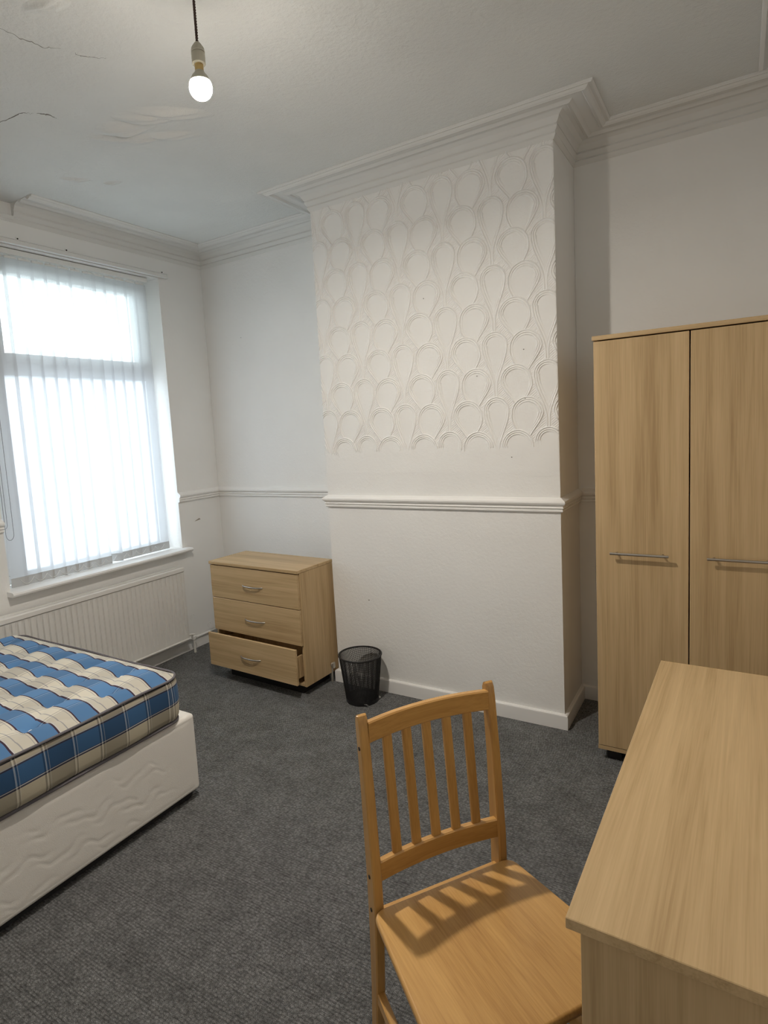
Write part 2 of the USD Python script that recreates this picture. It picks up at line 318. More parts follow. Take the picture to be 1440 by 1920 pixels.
struct('trim_3', sweep([(0, YW1-.0), (0, 0), (XL, 0)], DP), 'trim_paint', 20, 'dado rail in the left alcove')
struct('trim_4', sweep([(XL, 0), (XL, -D), (XR, -D), (XR, YR), (XW, YR)], DP), 'trim_paint', 20, 'dado rail across the chimney breast')
struct('trim_5', sweep([(0, YF), (0, YW0+.0)], DP), 'trim_paint', 20, 'dado rail left of the window')
hs = .0737
SP = [(0, 0), (.018, 0), (.018, hs-.012), (.016, hs-.005), (.010, hs-.001), (0, hs)]
struct('baseboard_left', sweep([(0, YF), (0, 0)], SP), 'trim_paint', 20)
struct('baseboard_back', sweep([(0, 0), (XL, 0), (XL, -D), (XR, -D), (XR, YR), (XW, YR)], SP), 'trim_paint', 20)
struct('baseboard_right', sweep([(XW, YR), (XW, YF)], SP), 'trim_paint', 20)

# ceiling cracks and loose plaster, wall tears
def strip(pts, w, zoff=-.0008):
    P = np.array(pts, float); n = 24
    t = np.linspace(0, len(P)-1, n); i = np.minimum(t.astype(int), len(P)-2); f = (t-i)[:, None]
    Q = P[i]*(1-f)+P[i+1]*f; Q += rng.normal(0, .003, Q.shape)
    return tube(np.c_[Q, np.full(n, H+.0005)], np.clip(.7*w*np.sin(np.linspace(.25, np.pi-.15, n))*rng.uniform(.6, 1.2, n), .0008, 1), 6)
for pts, w in (([(1.35, -2.10), (1.35, -2.02), (1.36, -1.95), (1.40, -1.91)], .0026), ([(1.41, -1.87), (1.42, -1.84), (1.47, -1.79)], .0022),
               ([(.74, -1.80), (.84, -1.785), (.92, -1.78), (.95, -1.75)], .003), ([(.96, -1.745), (.985, -1.71), (.98, -1.675)], .004)):
    obj('crack', strip(pts, w), 'crack_dark', ceil, True)
def blister(cx, cy, lx, ly, ang, hh):
    n = 26; a = np.linspace(-1, 1, n); U, W = np.meshgrid(a, a, indexing='ij')
    k = np.clip(1-(U**2+W**2), 0, 1)**2
    hgt = hh*k*(.55+.8*fbm(np.stack([U*2.4+cx*9, W*2.4+cy*7, U*0], -1).reshape(-1, 3)).reshape(U.shape)+.5*np.abs(np.sin(W*5+U*2)))
    x = cx+U*lx*math.cos(ang)-W*ly*math.sin(ang); y = cy+U*lx*math.sin(ang)+W*ly*math.cos(ang)
    return trimesh.Trimesh(np.stack([x, y, H+.0015-hgt], -1).reshape(-1, 3), grid_faces(n, n)[:, ::-1], process=False)
for b in ((1.12, -1.46, .16, .07, .5, .012), (1.26, -1.46, .16, .06, .7, .011), (1.36, -1.42, .20, .06, .75, .010), (1.06, -1.40, .22, .05, .65, .009), (1.22, -1.30, .16, .045, .6, .008), (.52, -1.30, .10, .03, .9, .006), (.62, -1.16, .07, .025, .5, .006), (1.55, -2.05, .10, .04, .4, .006)):
    obj('plaster_blister', blister(*b[:5], b[5]*1.65), 'ceiling_paint', ceil, True)
wl = stage.GetPrimAtPath('/World/wall_left')
tear = trimesh.creation.extrude_polygon(__import__('shapely').geometry.Polygon([(-.262, .905), (-.205, .912), (-.216, .922), (-.235, .916)]), .0012)
tear.apply_transform(np.array([[0, 0, 1, 0], [1, 0, 0, 0], [0, 1, 0, 0], [0, 0, 0, 1.0]]))
obj('torn_patch', tear, 'torn_plaster', wl, False)
for (y, z, r_) in ((-.36, .225, .020), (-.207, .122, .016)):
    a = np.linspace(0.3, 5.2, 18)
    obj('filler_ring', tube(np.c_[np.full(18, .0005), y+r_*np.cos(a), z+r_*np.sin(a)], .0022, 6), 'wall_paint', wl, True)

def speck(parent, x, y, z, r_=.003):
    m = trimesh.creation.icosphere(1, 1.0); m.apply_scale([r_, .0012, r_*.8]); obj('nail_hole', at(m, x, y, z), 'crack_dark', parent, True)
for x, z, r_ in ((1.953, 2.131, .0028), (1.624, 2.09, .003), (2.453, 1.822, .003), (2.221, 1.721, .003), (2.382, 1.322, .003), (2.454, 1.596, .0026), (1.526, .524, .004)):
    speck(wch, x, -D-(.004 if z > 1.3 else .0004), z, r_)
speck(wback, .341, -.0008, 2.181, .0035)
# ------------------------------------------------------------------ window
def whole(name, label=None):
    x = UsdGeom.Xform.Define(stage, '/World/'+name).GetPrim(); data(x, kind='structure')
    if label: data(x, label=label)
    return x
win = whole('window_1', 'white plastic-framed window with a top light')
FX0, FX1 = -.215, -.15
y0, y1 = YW0, YW1
def frame_ring(a0, a1, b0, b1, w, x0=FX0, x1=FX1, b=.004):
    return [box(x0, x1, a0, a0+w, b0, b1, b), box(x0, x1, a1-w, a1, b0, b1, b), box(x0, x1, a0+w, a1-w, b0, b0+w, b), box(x0, x1, a0+w, a1-w, b1-w, b1, b)]
obj('frame', frame_ring(y0, y1, ZS, ZT, .058), 'upvc', win)
obj('transom', box(FX0, FX1+.01, y0+.05, y1-.05, 1.905, 1.985, .004), 'upvc', win)
obj('sash', frame_ring(y0+.145, y1-.055, 1.98, ZT-.055, .05, FX0, FX1+.012), 'upvc', win)
obj('mullion', box(FX0+.005, FX1+.004, y0+.05, y0+.18, ZS+.05, ZT-.05, .004), 'upvc', win)
obj('pane', box(-.19, -.184, y0+.05, y1-.05, ZS+.05, 1.91), 'frosted_glass', win, False)
obj('pane', box(-.19, -.184, y0+.15, y1-.10, 2.02, ZT-.10), 'clear_glass', win, False)
SPR = [(.062, .7375-.004), (.066, .7375-.013), (.062, .7375-.022), (.055, .7375-.026), (-.15, .7375-.026), (-.15, .7375), (.055, .7375)]
sill = trimesh.creation.extrude_polygon(__import__('shapely').geometry.Polygon(SPR), YW1-YW0)
sill.apply_transform(np.array([[1, 0, 0, 0], [0, 0, 1, YW0], [0, 1, 0, 0], [0, 0, 0, 1.0]]))
horn = [p for p in SPR if p[0] > 0]+[(.0005, .7375-.026), (.0005, .7375)]
hp = __import__('shapely').geometry.Polygon([(.055, .7375), (.062, .7335), (.066, .7245), (.062, .7155), (.055, .7115), (.0005, .7115), (.0005, .7375)])
ends = []
for a in (YW0-.02, YW1):
    e = trimesh.creation.extrude_polygon(hp, .042 if a > -1 else .02); e.apply_transform(np.array([[1, 0, 0, 0], [0, 0, 1, a], [0, 1, 0, 0], [0, 0, 0, 1.0]])); ends.append(e)
for m in [sill]+ends: m.fix_normals()
obj('sill', [sill]+ends, 'trim_paint', win)
struct('ground', box(-14, -T-.02, -12, 9, -.4, -.3), 'concrete', False, 'pale yard outside the window')

# ------------------------------------------------------------------ vertical blind
bl = thing('vertical_blind', 'white vertical louvre blind hanging closed across the window', 'blind')
BX = -.06
obj('headrail', box(BX-.022, BX+.022, YW0+.01, -.452, 2.545, 2.574, .003), 'white_plastic', bl)
pitch, sw = .0763, .0935
edges = [-.505-pitch*k for k in range(-1, 15)]
centres = [-.467-pitch*(k+.5) for k in range(14)]
hem_pts = []
for k, cy in enumerate(centres):
    yaw_t = yaw_b = math.radians(4.0); w = sw
    zb = .775 if k > 5 else .782
    if k == 5: yaw_t, yaw_b, w = math.radians(24), math.radians(52), .086
    if k == 5: cy += .004
    nz, ny = 14, 3
    Z = np.linspace(2.528, zb, nz); A = yaw_t+(yaw_b-yaw_t)*np.linspace(0, 1, nz)**1.2; U = np.linspace(-w/2, w/2, ny)
    V = []; 
    for side in (0, 1):
        for i in range(nz):
            for u_ in U:
                curve = .0016*(1-(u_/(w/2))**2)
                V.append((BX+u_*math.sin(A[i])+(.0003 if side else -.0003)+curve, cy+u_*math.cos(A[i]), Z[i]))
    V = np.array(V); g_ = grid_faces(nz, ny); m = trimesh.Trimesh(V[:nz*ny], g_, process=False)
    s = obj('slat', m, 'blind_fabric', bl, True)
    # weighted hem at the foot of the slat
    c_, s_ = math.cos(yaw_b), math.sin(yaw_b)
    hem = box(-.0022, .0022, -w/2, w/2, zb-.036, zb+.014, .001)
    hem = rot(hem, -yaw_b, (0, 0, 1)); hem = at(hem, BX+.001, cy, 0)
    obj('hem', hem, 'blind_hem', s)
    obj('carrier', box(BX-.004, BX+.006, cy-.033, cy+.033, 2.527, 2.540, .002), 'white_plastic', s)
    obj('hook', tube([(BX, cy, 2.548), (BX, cy, 2.538)], .004, 8), 'white_plastic', s)
    hem_pts.append((cy, w, yaw_b, zb-.006))
ch = []
for (ca, wa, aa, za), (cb, wb, ab, zb_) in zip(hem_pts[:-1], hem_pts[1:]):
    t = np.linspace(0, 1, 12); yy = ca+(cb-ca)*t; zz = (za+.008)*(1-t)+(zb_+.008)*t-.030*(1-(2*t-1)**2)
    ch.append(tube(np.c_[np.full(12, BX+.0075), yy, zz], .0016, 6))
obj('link_chain', ch, 'white_plastic', bl, True)
def loop(ya, yb, zt, zb_, x):
    t = np.linspace(0, np.pi, 14); m_ = (ya+yb)/2; r_ = abs(yb-ya)/2
    return np.array([(x, ya, zt), (x+.004, ya, (zt+zb_)/2)]+[(x+.006, m_+(ya-m_)*math.cos(q), zb_+r_-r_*math.sin(q)*1.6) for q in t]+[(x+.004, yb, (zt+zb_)/2), (x, yb, zt)])
obj('control_cord', tube(loop(-1.562, -1.520, 2.55, 1.02, BX+.035), .0018, 6), 'cord_grey', bl, True)
obj('control_cord', tube(loop(-1.574, -1.545, 2.55, 1.08, BX+.028), .0018, 6), 'cord_grey', bl, True)

# curtain rail above the window
cr = thing('curtain_rail', 'plain white curtain track screwed to the wall above the window', 'curtain rail')
zr = 2.592
obj('track', [box(.020, .036, YW0-.25, -.345, zr-.011, zr+.011, .002), box(.017, .040, YW0-.25, -.345, zr+.010, zr+.0135, .001), box(.017, .040, YW0-.25, -.345, zr-.0135, zr-.010, .001)], 'white_plastic', cr)
for y in (-.36, -1.045, -1.326):
    obj('bracket', [box(.0, .028, y-.008, y+.008, zr+.011, zr+.016, .001), box(0, .004, y-.009, y+.009, zr+.005, zr+.036, .001)], 'white_plastic', cr)
    obj('screw', at(rot(lathe([(0, 0), (.004, 0), (.004, .003), (0, .004)], 10), math.pi/2, (0, 1, 0)), .004, y, zr+.028), 'screw', cr)
obj('end_stop', box(.014, .042, -.350, -.340, zr-.016, zr+.016, .002), 'white_plastic', cr)

# ------------------------------------------------------------------ radiator
ra = thing('radiator', 'white panel radiator with vertical flutes under the window', 'radiator')
RY0, RY1, RZ0, RZ1 = -1.95, -.483, .118, .628
prof = []; y = RY1
n = 1400; Y = np.linspace(RY1-.012, RY0+.012, n); ph = ((RY1-Y)/.0335) % 1.0
fl = np.clip((np.abs(ph-.5)-.22)/.12, 0, 1); fl = fl*fl*(3-2*fl)
Zs = np.array([RZ0, RZ0+.035, RZ0+.055, RZ0+.10, RZ1-.085, RZ1-.06, RZ1-.035]); kz = np.array([0, 0, .35, 1, 1, .6, 0])
YY, ZZ = np.meshgrid(Y, Zs, indexing='ij'); XX = .098-.011*fl[:, None]*kz[None, :]
face = trimesh.Trimesh(np.stack([XX, YY, ZZ], -1).reshape(-1, 3), grid_faces(n, len(Zs)), process=False)
obj('panel', [face, box(.072, .086, RY0, RY1, RZ0, RZ1-.02, .006), box(.086, .0985, RY1-.013, RY1, RZ0, RZ1-.03, .003)], 'radiator_paint', ra, 40)
obj('top_rail', [box(.062, .104, RY0, RY1+.002, RZ1-.034, RZ1, .006), box(.034, .066, RY0, RY1-.01, RZ1-.012, RZ1+.002, .003)], 'radiator_paint', ra)
obj('bottom_seam', tube([(.098, RY0, RZ0+.003), (.098, RY1, RZ0+.003)], .007, 10), 'radiator_paint', ra, True)
for y_ in (-.735, -1.685): obj('wall_bracket', box(0, .075, y_-.015, y_+.015, .2, .55, .002), 'radiator_paint', ra)
obj('pipe', tube([(.08, -.50, .140), (.08, -.47, .140), (.08, -.445, .135), (.078, -.432, .118), (.078, -.430, .08), (.078, -.430, -.01)], .0085, 12), 'radiator_paint', ra, True)
obj('valve', [at(lathe([(0, 0), (.016, 0), (.017, .006), (.017, .024), (.012, .030), (.012, .040), (0, .041)], 18), .078, -.430, .095)], 'radiator_paint', ra)
# pipe run in front of the skirting
sp_ = thing('skirting_pipe', 'white painted pipe running along the skirting under the radiator', 'pipe')
obj('pipe', tube([(.027, -2.2, hs+.010), (.027, -.50, hs+.010), (.027, -.05, hs+.010)], .0085, 10), 'trim_paint', sp_, True)

# gas pipe stub between chest and chimney breast
pv = thing('pipe_stub', 'short metal pipe with a small tap beside the chimney breast corner', 'pipe', (1.252, -.425, 0))
obj('pipe', tube([(0, 0, -.01), (0, 0, .05), (0, 0, .105)], .0075, 12), 'chrome_pipe', pv, True)
obj('tap', [tube([(-.012, 0, .112), (.022, 0, .108)], .0085, 12), box(.012, .022, -.012, .012, .085, .122, .003), at(lathe([(0, 0), (.012, 0), (.012, .012), (0, .014)], 14), 0, 0, .10)], 'chrome_pipe', pv)

# ------------------------------------------------------------------ bed
BXR, BYC, BXL, BYE = 1.40, -1.612, .19, -3.52
dv = thing('divan_base', 'white quilted fabric divan base under the plaid mattress', 'bed base')
DZ0, DZ1 = .036, .366
ys = np.arange(BYC-.03, BYE+.02, -.007); zs = np.arange(DZ0+.02, DZ1-.018, .007)
YY, ZZ = np.meshgrid(ys, zs, indexing='ij'); hh = np.zeros_like(YY)
for k in range(12):
    zc = DZ0+.0+k*.036
    ph = .6*k
    zw = zc+.014*np.sin(YY*2*np.pi/.165+ph)+.006*np.sin(YY*2*np.pi/.075+2*k)
    gap = np.clip(.5+np.sin(YY*2*np.pi/.33+k*2.1)*1.1, .08, 1)
    hh -= .0017*gap*np.exp(-((ZZ-zw)/.0055)**2)
hh *= np.clip((DZ1-.06-ZZ)/.05, .1, 1)*np.clip((BYC-.10-YY)/.12, 0, 1)
fx = np.minimum(1, np.minimum((ZZ-zs[0])/.01, (zs[-1]-ZZ)/.01))
sidef = trimesh.Trimesh(np.stack([BXR+.0012*fx+hh*fx, YY, ZZ], -1).reshape(-1, 3), grid_faces(len(ys), len(zs))[:, ::-1], process=False)
def rbox(x0, x1, y0, y1, z0, z1, r, n=5):
    from manifold3d import Manifold
    s = [Manifold.sphere(r, 20).translate((a, b, c)) for a in (x0+r, x1-r) for b in (y0+r, y1-r) for c in (z0+r, z1-r)]
    mm = Manifold.batch_hull(s).to_mesh(); return trimesh.Trimesh(mm.vert_properties[:, :3], mm.tri_verts)
obj('body', rbox(BXL, BXR, BYE, BYC, DZ0, DZ1, .016), 'divan_fabric', dv, 40)
obj('side_panel', sidef, 'divan_fabric', dv, True)
for fx_, fy_ in ((BXR-.06, BYC-.065), (BXL+.06, BYC-.065), (BXR-.06, -2.6), (BXR-.06, BYE+.06), (BXL+.06, BYE+.06)):
    obj('foot', box(fx_-.035, fx_+.035, fy_-.035, fy_+.035, 0, DZ0+.004, .004), 'black_plastic', dv)
obj('base_board', box(BXL+.02, BXR-.022, BYE+.02, BYC-.03, .012, DZ0+.006), 'black_plastic', dv, False)

mt = thing('mattress', 'blue and cream plaid quilted mattress on the white divan', 'mattress')
MX0, MX1, MY0, MY1, MZ0, MZ1, MR = .20, 1.405, -3.53, -1.665, DZ1+.002, .548, .07
cx, cy, hx, hy = (MX0+MX1)/2, (MY0+MY1)/2, (MX1-MX0)/2, (MY1-MY0)/2
def rr_path(off, n=14):
    P = []; r_ = MR+off
    for sx, sy, a0 in ((1, 1, 0), (-1, 1, np.pi/2), (-1, -1, np.pi), (1, -1, 1.5*np.pi)):
        for a in np.linspace(a0, a0+np.pi/2, n):
            P.append((cx+sx*(hx-MR)+r_*math.cos(a), cy+sy*(hy-MR)+r_*math.sin(a)))
    P = np.array(P); out = []
    for a, b in zip(P, np.roll(P, -1, 0)):
        L = np.linalg.norm(b-a); k = max(1, int(L/.03))
        for i in range(k): out.append(a+(b-a)*i/k)
    return np.array(out)
base = rr_path(0); per = np.r_[0, np.cumsum(np.linalg.norm(np.diff(np.vstack([base, base[:1]]), axis=0), axis=1))]
zz = np.linspace(MZ0+.004, MZ1, 16); tt = (zz-zz[0])/(zz[-1]-zz[0])
bul = .014*np.sqrt(np.clip(1-(2*tt-1)**2, 0, 1))-.012*np.clip(.12-tt, 0, 1)/.12
V, UV = [], []
nb = len(base)
for i in range(nb+1):
    p = base[i % nb]; nrm = None
    q = np.clip(p, [cx-hx+MR, cy-hy+MR], [cx+hx-MR, cy+hy-MR]); d = p-q; d = d/np.linalg.norm(d)
    for z, b in zip(zz, bul):
        wob = .003*math.sin(per[i]*17+z*9)
        V.append((p[0]+d[0]*(b+wob), p[1]+d[1]*(b+wob), z)); UV.append((per[i], z))
obj('border', trimesh.Trimesh(np.array(V), grid_faces(nb+1, len(zz)), process=False), 'plaid_side', mt, True, uv=np.array(UV))
# quilted top
nx, ny = 150, 230
a = np.linspace(-1, 1, nx); b = np.linspace(-1, 1, ny); A, B = np.meshgrid(a, b, indexing='ij')
X, Y = A*hx, B*hy
ax_, by_ = np.abs(X)-(hx-MR), np.abs(Y)-(hy-MR)
cm = (ax_ > 0) & (by_ > 0); u_, v_ = np.clip(ax_/MR, 0, 1), np.clip(by_/MR, 0, 1)
sc_ = np.where(cm, np.maximum(u_, v_)/np.maximum(np.hypot(u_, v_), 1e-9), 1)
X = np.where(cm, np.sign(X)*((hx-MR)+u_*MR*sc_), X); Y = np.where(cm, np.sign(Y)*((hy-MR)+v_*MR*sc_), Y)
dd = np.minimum(hx-np.abs(X), hy-np.abs(Y)); edge = np.clip(dd/.075, 0, 1); edge = np.sin(edge*np.pi/2)
lx_, ly_ = .215, .145
P1 = (X+.04)/lx_+(Y+.06)/(2*ly_)*1.0; P2 = (X+.04)/lx_-(Y+.06)/(2*ly_)*1.0
wz = fbm(np.stack([X*3, Y*3, X*0], -1).reshape(-1, 3)).reshape(X.shape)
cre = np.sqrt(np.abs(np.sin(np.pi*(P1+.04*wz))*np.sin(np.pi*(P2+.04*wz)))+1e-6)
d1 = np.minimum(np.abs((P1+.5) % 1-.5), 9); d2 = np.abs((P2+.5) % 1-.5)
tuft = np.exp(-((d1*lx_)**2+(d2*lx_)**2)/(2*.026**2))
w2 = fbm(np.stack([X*16, Y*16, X*0+3], -1).reshape(-1, 3)).reshape(X.shape)
Zt = MZ1+edge*(.012+.015*cre-.017*tuft+.008*wz+.0035*w2)
obj('quilted_top', trimesh.Trimesh(np.stack([X+cx, Y+cy, Zt], -1).reshape(-1, 3), grid_faces(nx, ny), process=False), 'plaid_top', mt, True)
pp = rr_path(.003)
obj('piping', tube(np.c_[pp, MZ1+.003+.002*np.sin(per[:-1]*11)], .0048, 8, closed=True), 'piping_dark', mt, True)
pp = rr_path(-.002)
obj('piping', tube(np.c_[pp, np.full(len(pp), MZ0+.007)], .0065, 8, closed=True), 'piping_dark', mt, True)
tf = []
for i in range(-8, 9):
    for j in range(-8, 9):
        xx = (i+j)/2*lx_-.04; yy = (i-j)*ly_-.06
        if abs(xx) < hx-.09 and abs(yy) < hy-.09: tf.append((xx, yy))
for xx, yy in tf:
    i = int(np.argmin(np.abs(a*hx-xx))); j = int(np.argmin(np.abs(b*hy-yy)))
    m = trimesh.creation.icosphere(1, 1.0); m.apply_scale([.009, .009, .0045]); obj('tuft', at(m, cx+xx, cy+yy, Zt[i, j]+.002), 'paper_white', mt, True)

# ------------------------------------------------------------------ chest of drawers
CW, CDp, CH = .716, .32, .7376
cd = thing('chest_of_drawers', 'light oak-effect three drawer chest with its bottom drawer pulled open', 'chest of drawers', (.5294, -.6491, 0), -.0461)
obj('top', box(-.004, CW+.002, -.004, CDp, CH-.018, CH, .0015), 'laminate_x', cd)
obj('side_panel', box(0, .016, .018, CDp, .058, CH-.018, .001), 'laminate_z', cd)
obj('side_panel', box(CW-.016, CW, .018, CDp, .058, CH-.018, .001), 'laminate_z', cd)
obj('back_panel', box(.016, CW-.016, CDp-.008, CDp-.002, .06, CH-.02), 'laminate_x', cd, False)
obj('bottom_panel', box(.016, CW-.016, .02, CDp-.008, .058, .074, .001), 'laminate_x', cd)
obj('plinth', box(.07, CW-.05, .045, CDp-.03, 0, .058, .002), 'black_plastic', cd)
for k, (z0, z1, o) in enumerate(((.514, .714, 0), (.304, .510, 0), (.094, .300, -.058))):
    dr = obj('drawer', box(.003, CW-.003, o, o+.016, z0, z1, .0015), 'laminate_x', cd)
    obj('drawer_box', [box(.03, .042, o+.016, o+.27, z0+.02, z1-.06), box(CW-.042, CW-.03, o+.016, o+.27, z0+.02, z1-.06), box(.042, CW-.042, o+.016, o+.27, z0+.02, z0+.026), box(.042, CW-.042, o+.258, o+.27, z0+.026, z1-.06)], 'laminate_z', dr, False)
    zc = (z0+z1)/2-.004; t = np.linspace(-1, 1, 17); xm = CW/2
    P = np.c_[xm+t*.083, o-.024*(1-np.abs(t)**3.2)+.004, zc+.004*t*0]
    obj('handle', [tube(P, np.full(17, .0043), 10), ], 'nickel', dr, True)

# ------------------------------------------------------------------ wardrobe
WX, WY, WH, WW, WD = 2.7972, -.6099, 1.8161, .693, .575
wd = thing('wardrobe', 'tall two door light oak-effect wardrobe with bar handles', 'wardrobe', (WX, WY, 0))
obj('top', box(-.003, WW+.003, -.002, WD, WH-.018, WH, .0015), 'laminate_x', wd)
obj('side_panel', box(0, .018, .022, WD, .055, WH-.018, .001), 'laminate_z', wd)
obj('side_panel', box(WW-.018, WW, .022, WD, .055, WH-.018, .001), 'laminate_z', wd)
obj('back_panel', box(.018, WW-.018, WD-.008, WD-.002, .06, WH-.02), 'laminate_z', wd, False)
obj('bottom_panel', box(.0, WW, .003, WD-.008, .052, .070, .001), 'laminate_x', wd)
for k in (0, 1):
    x0 = .002+k*(WW/2); x1 = x0+WW/2-.004
    dr = obj('door', box(x0, x1, .001, .019, .0725, WH-.0225, .0015), ('laminate_z', 'laminate_z_other')[k], wd)
    xm = (x0+x1)/2-.004
    obj('handle', [tube([(xm-.108, -.028, .93), (xm+.108, -.028, .93)], .0055, 12), tube([(xm-.085, .003, .93), (xm-.085, -.028, .93)], .004, 8), tube([(xm+.085, .003, .93), (xm+.085, -.028, .93)], .004, 8)], 'nickel', dr)
for fx_, fy_ in ((.06, .06), (WW-.06, .06), (.06, WD-.06), (WW-.06, WD-.06)):
    obj('foot', box(fx_-.03, fx_+.03, fy_-.025, fy_+.025, 0, .053, .003), 'black_plastic', wd)

# ------------------------------------------------------------------ desk
DL, DW, DH = 1.135, .60, .73
dk = thing('desk', 'light oak-effect desk with a plain top and solid end panels', 'desk', (3.083, -2.360, 0), math.radians(-1.1))
obj('top', box(0, DW, 0, DL, DH-.019, DH, .0012), 'laminate_y', dk)
obj('end_panel', box(.018, DW-.004, .018, .036, 0, DH-.019, .001), 'laminate_z', dk)
obj('end_panel', box(.018, DW-.004, DL-.036, DL-.018, 0, DH-.019, .001), 'laminate_z_other', dk)
obj('modesty_panel', box(DW-.05, DW-.034, .036, DL-.036, .25, DH-.019, .001), 'laminate_y', dk)

# ------------------------------------------------------------------ chair
ang = math.radians(55.6); cu = np.array([math.cos(ang), math.sin(ang)]); cv = np.array([math.sin(ang), -math.cos(ang)])
co = cu*-.1565+cv*3.60
chr_ = thing('dining_chair', 'honey-coloured wooden dining chair with a five slat back beside the desk', 'chair', (co[0], co[1], 0), math.pi+ang)
SZ = .44
from shapely.geometry import Polygon as SPoly
yr, yf_ = -.178, .190
seatp = SPoly([(-.186, yr), (.186, yr), (.186+.112*(yf_-yr), yf_), (-.186-.112*(yf_-yr), yf_)]).buffer(-.028).buffer(.028, quad_segs=8)
layers = []
for z, o in ((-.020, -.006), (-.017, -.001), (-.012, 0), (-.006, 0), (-.002, -.002), (0, -.006)):
    layers.append((SZ+z, seatp.buffer(o, quad_segs=8)))
def stack(layers, n=120):
    V = []
    for z, pg in layers:
        L = pg.exterior.length; V.append(np.array([[*pg.exterior.interpolate(L*i/n).coords[0], z] for i in range(n)]))
    k = len(V); V = np.vstack(V); Fc = []
    for i in range(k-1):
        for j in range(n):
            j2 = (j+1) % n; Fc += [(i*n+j, i*n+j2, (i+1)*n+j2), (i*n+j, (i+1)*n+j2, (i+1)*n+j)]
    c0 = V[:n].mean(0); c1 = V[-n:].mean(0); V = np.vstack([V, c0, c1])
    for j in range(n):
        j2 = (j+1) % n; Fc += [(len(V)-2, j2, j), (len(V)-1, (k-1)*n+j, (k-1)*n+j2)]
    m = trimesh.Trimesh(V, Fc, process=False); m.fix_normals(); return m
obj('seat', stack(layers), 'chair_seat', chr_, 50)
def post(sx):
    # side profile swept across x: rear leg and back post in one piece
    Z = np.array([0, .10, .22, .34, .42, .50, .60, .70, .78, .84, .862, .872, .874]); Yc = np.interp(Z, [0, .2, .40, .50, .70, .874], [-.238, -.214, -.199, -.199, -.208, -.222])
    dpt = np.interp(Z, [0, .34, .44, .60, .80, .84, .862, .872, .874], [.026, .036, .040, .034, .026, .025, .021, .012, .004])
    V = []; w = .0115
    for z, y, d in zip(Z, Yc, dpt):
        c = .003
        V.append([(sx*.168-w+c, y-d/2, z), (sx*.168+w-c, y-d/2, z), (sx*.168+w, y-d/2+c, z), (sx*.168+w, y+d/2-c, z), (sx*.168+w-c, y+d/2, z), (sx*.168-w+c, y+d/2, z), (sx*.168-w, y+d/2-c, z), (sx*.168-w, y-d/2+c, z)])
    n = 8; k = len(V); V = np.array(V).reshape(-1, 3); Fc = []
    for i in range(k-1):
        for j in range(n):
            j2 = (j+1) % n; Fc += [(i*n+j, i*n+j2, (i+1)*n+j2), (i*n+j, (i+1)*n+j2, (i+1)*n+j)]
    for j in range(1, n-1): Fc += [(0, j+1, j), ((k-1)*n, (k-1)*n+j, (k-1)*n+j+1)]
    m = trimesh.Trimesh(V, Fc, process=False); m.fix_normals(); return m
for sx in (1, -1):
    p_ = obj('back_post', post(sx), 'chair_z', chr_, 35)
    for z, y in ((.800, -.214), (.505, -.199), (.425, -.199)):
        if True: obj('screw', at(rot(lathe([(0, 0), (.0045, 0), (.0045, .0015), (0, .002)], 10), sx*math.pi/2, (0, 1, 0)), sx*.1795, y, z), 'screw', p_)
def bowed(zlo, zhi, y, bow, th, arch=0.0, hw=.158):
    n = 17; xs = np.linspace(-hw, hw, n); V = []; c = .003
    for x in xs:
        k = 1-(x/hw)**2; yc = y-bow*k
        V.append([(x, yc-th/2, zlo+c), (x, yc-th/2+c, zlo), (x, yc+th/2-c, zlo), (x, yc+th/2, zlo+c), (x, yc+th/2, zhi-c), (x, yc+th/2-c, zhi), (x, yc-th/2+c, zhi), (x, yc-th/2, zhi-c)])
    m_ = 8; V = np.array(V).reshape(-1, 3); Fc = []
    for i in range(n-1):
        for j in range(m_):
            j2 = (j+1) % m_; Fc += [(i*m_+j, i*m_+j2, (i+1)*m_+j2), (i*m_+j, (i+1)*m_+j2, (i+1)*m_+j)]
    for j in range(1, m_-1): Fc += [(0, j+1, j), ((n-1)*m_, (n-1)*m_+j, (n-1)*m_+j+1)]
    m = trimesh.Trimesh(V, Fc, process=False); m.fix_normals(); return m
obj('top_rail', bowed(.809, .858, -.214, .022, .017), 'chair_x', chr_, 35)
obj('lower_rail', bowed(.493, .541, -.194, .014, .018), 'chair_x', chr_, 35)
for k in range(5):
    x = (k-2)*.0535; q = 1-(x/.158)**2
    ya, yb = -.194-.014*q, -.214-.022*q
    s = box(-.0115, .0115, -.005, .005, 0, 1, .002)
    v = s.vertices.copy(); t = v[:, 2].copy(); v[:, 2] = .534+t*(.816-.534); v[:, 1] += ya+(yb-ya)*t; v[:, 0] = v[:, 0]*(1+.0*t)+x*(1-.0*t)
    obj('slat', trimesh.Trimesh(v, s.faces, process=False), 'chair_z', chr_, 35)
for sx in (1, -1):
    obj('front_leg', box(sx*.196-.014, sx*.196+.014, .135, .163, 0, SZ-.019, .003), 'chair_z', chr_)
    L = []
    p0, p1 = np.array([sx*.168, -.205]), np.array([sx*.196, .149])
    d = p1-p0; LL_ = np.linalg.norm(d); s = box(0, LL_, -.009, .009, .185, .215, .0025); s.apply_transform(rotation_matrix(math.atan2(d[1], d[0]), (0, 0, 1))); s.apply_translation([p0[0], p0[1], 0])
    obj('stretcher', s, 'chair_y', chr_)
    s = box(0, LL_, -.009, .009, SZ-.065, SZ-.0195, .0025); s.apply_transform(rotation_matrix(math.atan2(d[1], d[0]), (0, 0, 1))); s.apply_translation([p0[0]-sx*.012, p0[1], 0])
    obj('seat_rail', s, 'chair_y', chr_)
obj('seat_rail', box(-.158, .158, -.207, -.189, SZ-.062, SZ-.021, .002), 'chair_x', chr_)
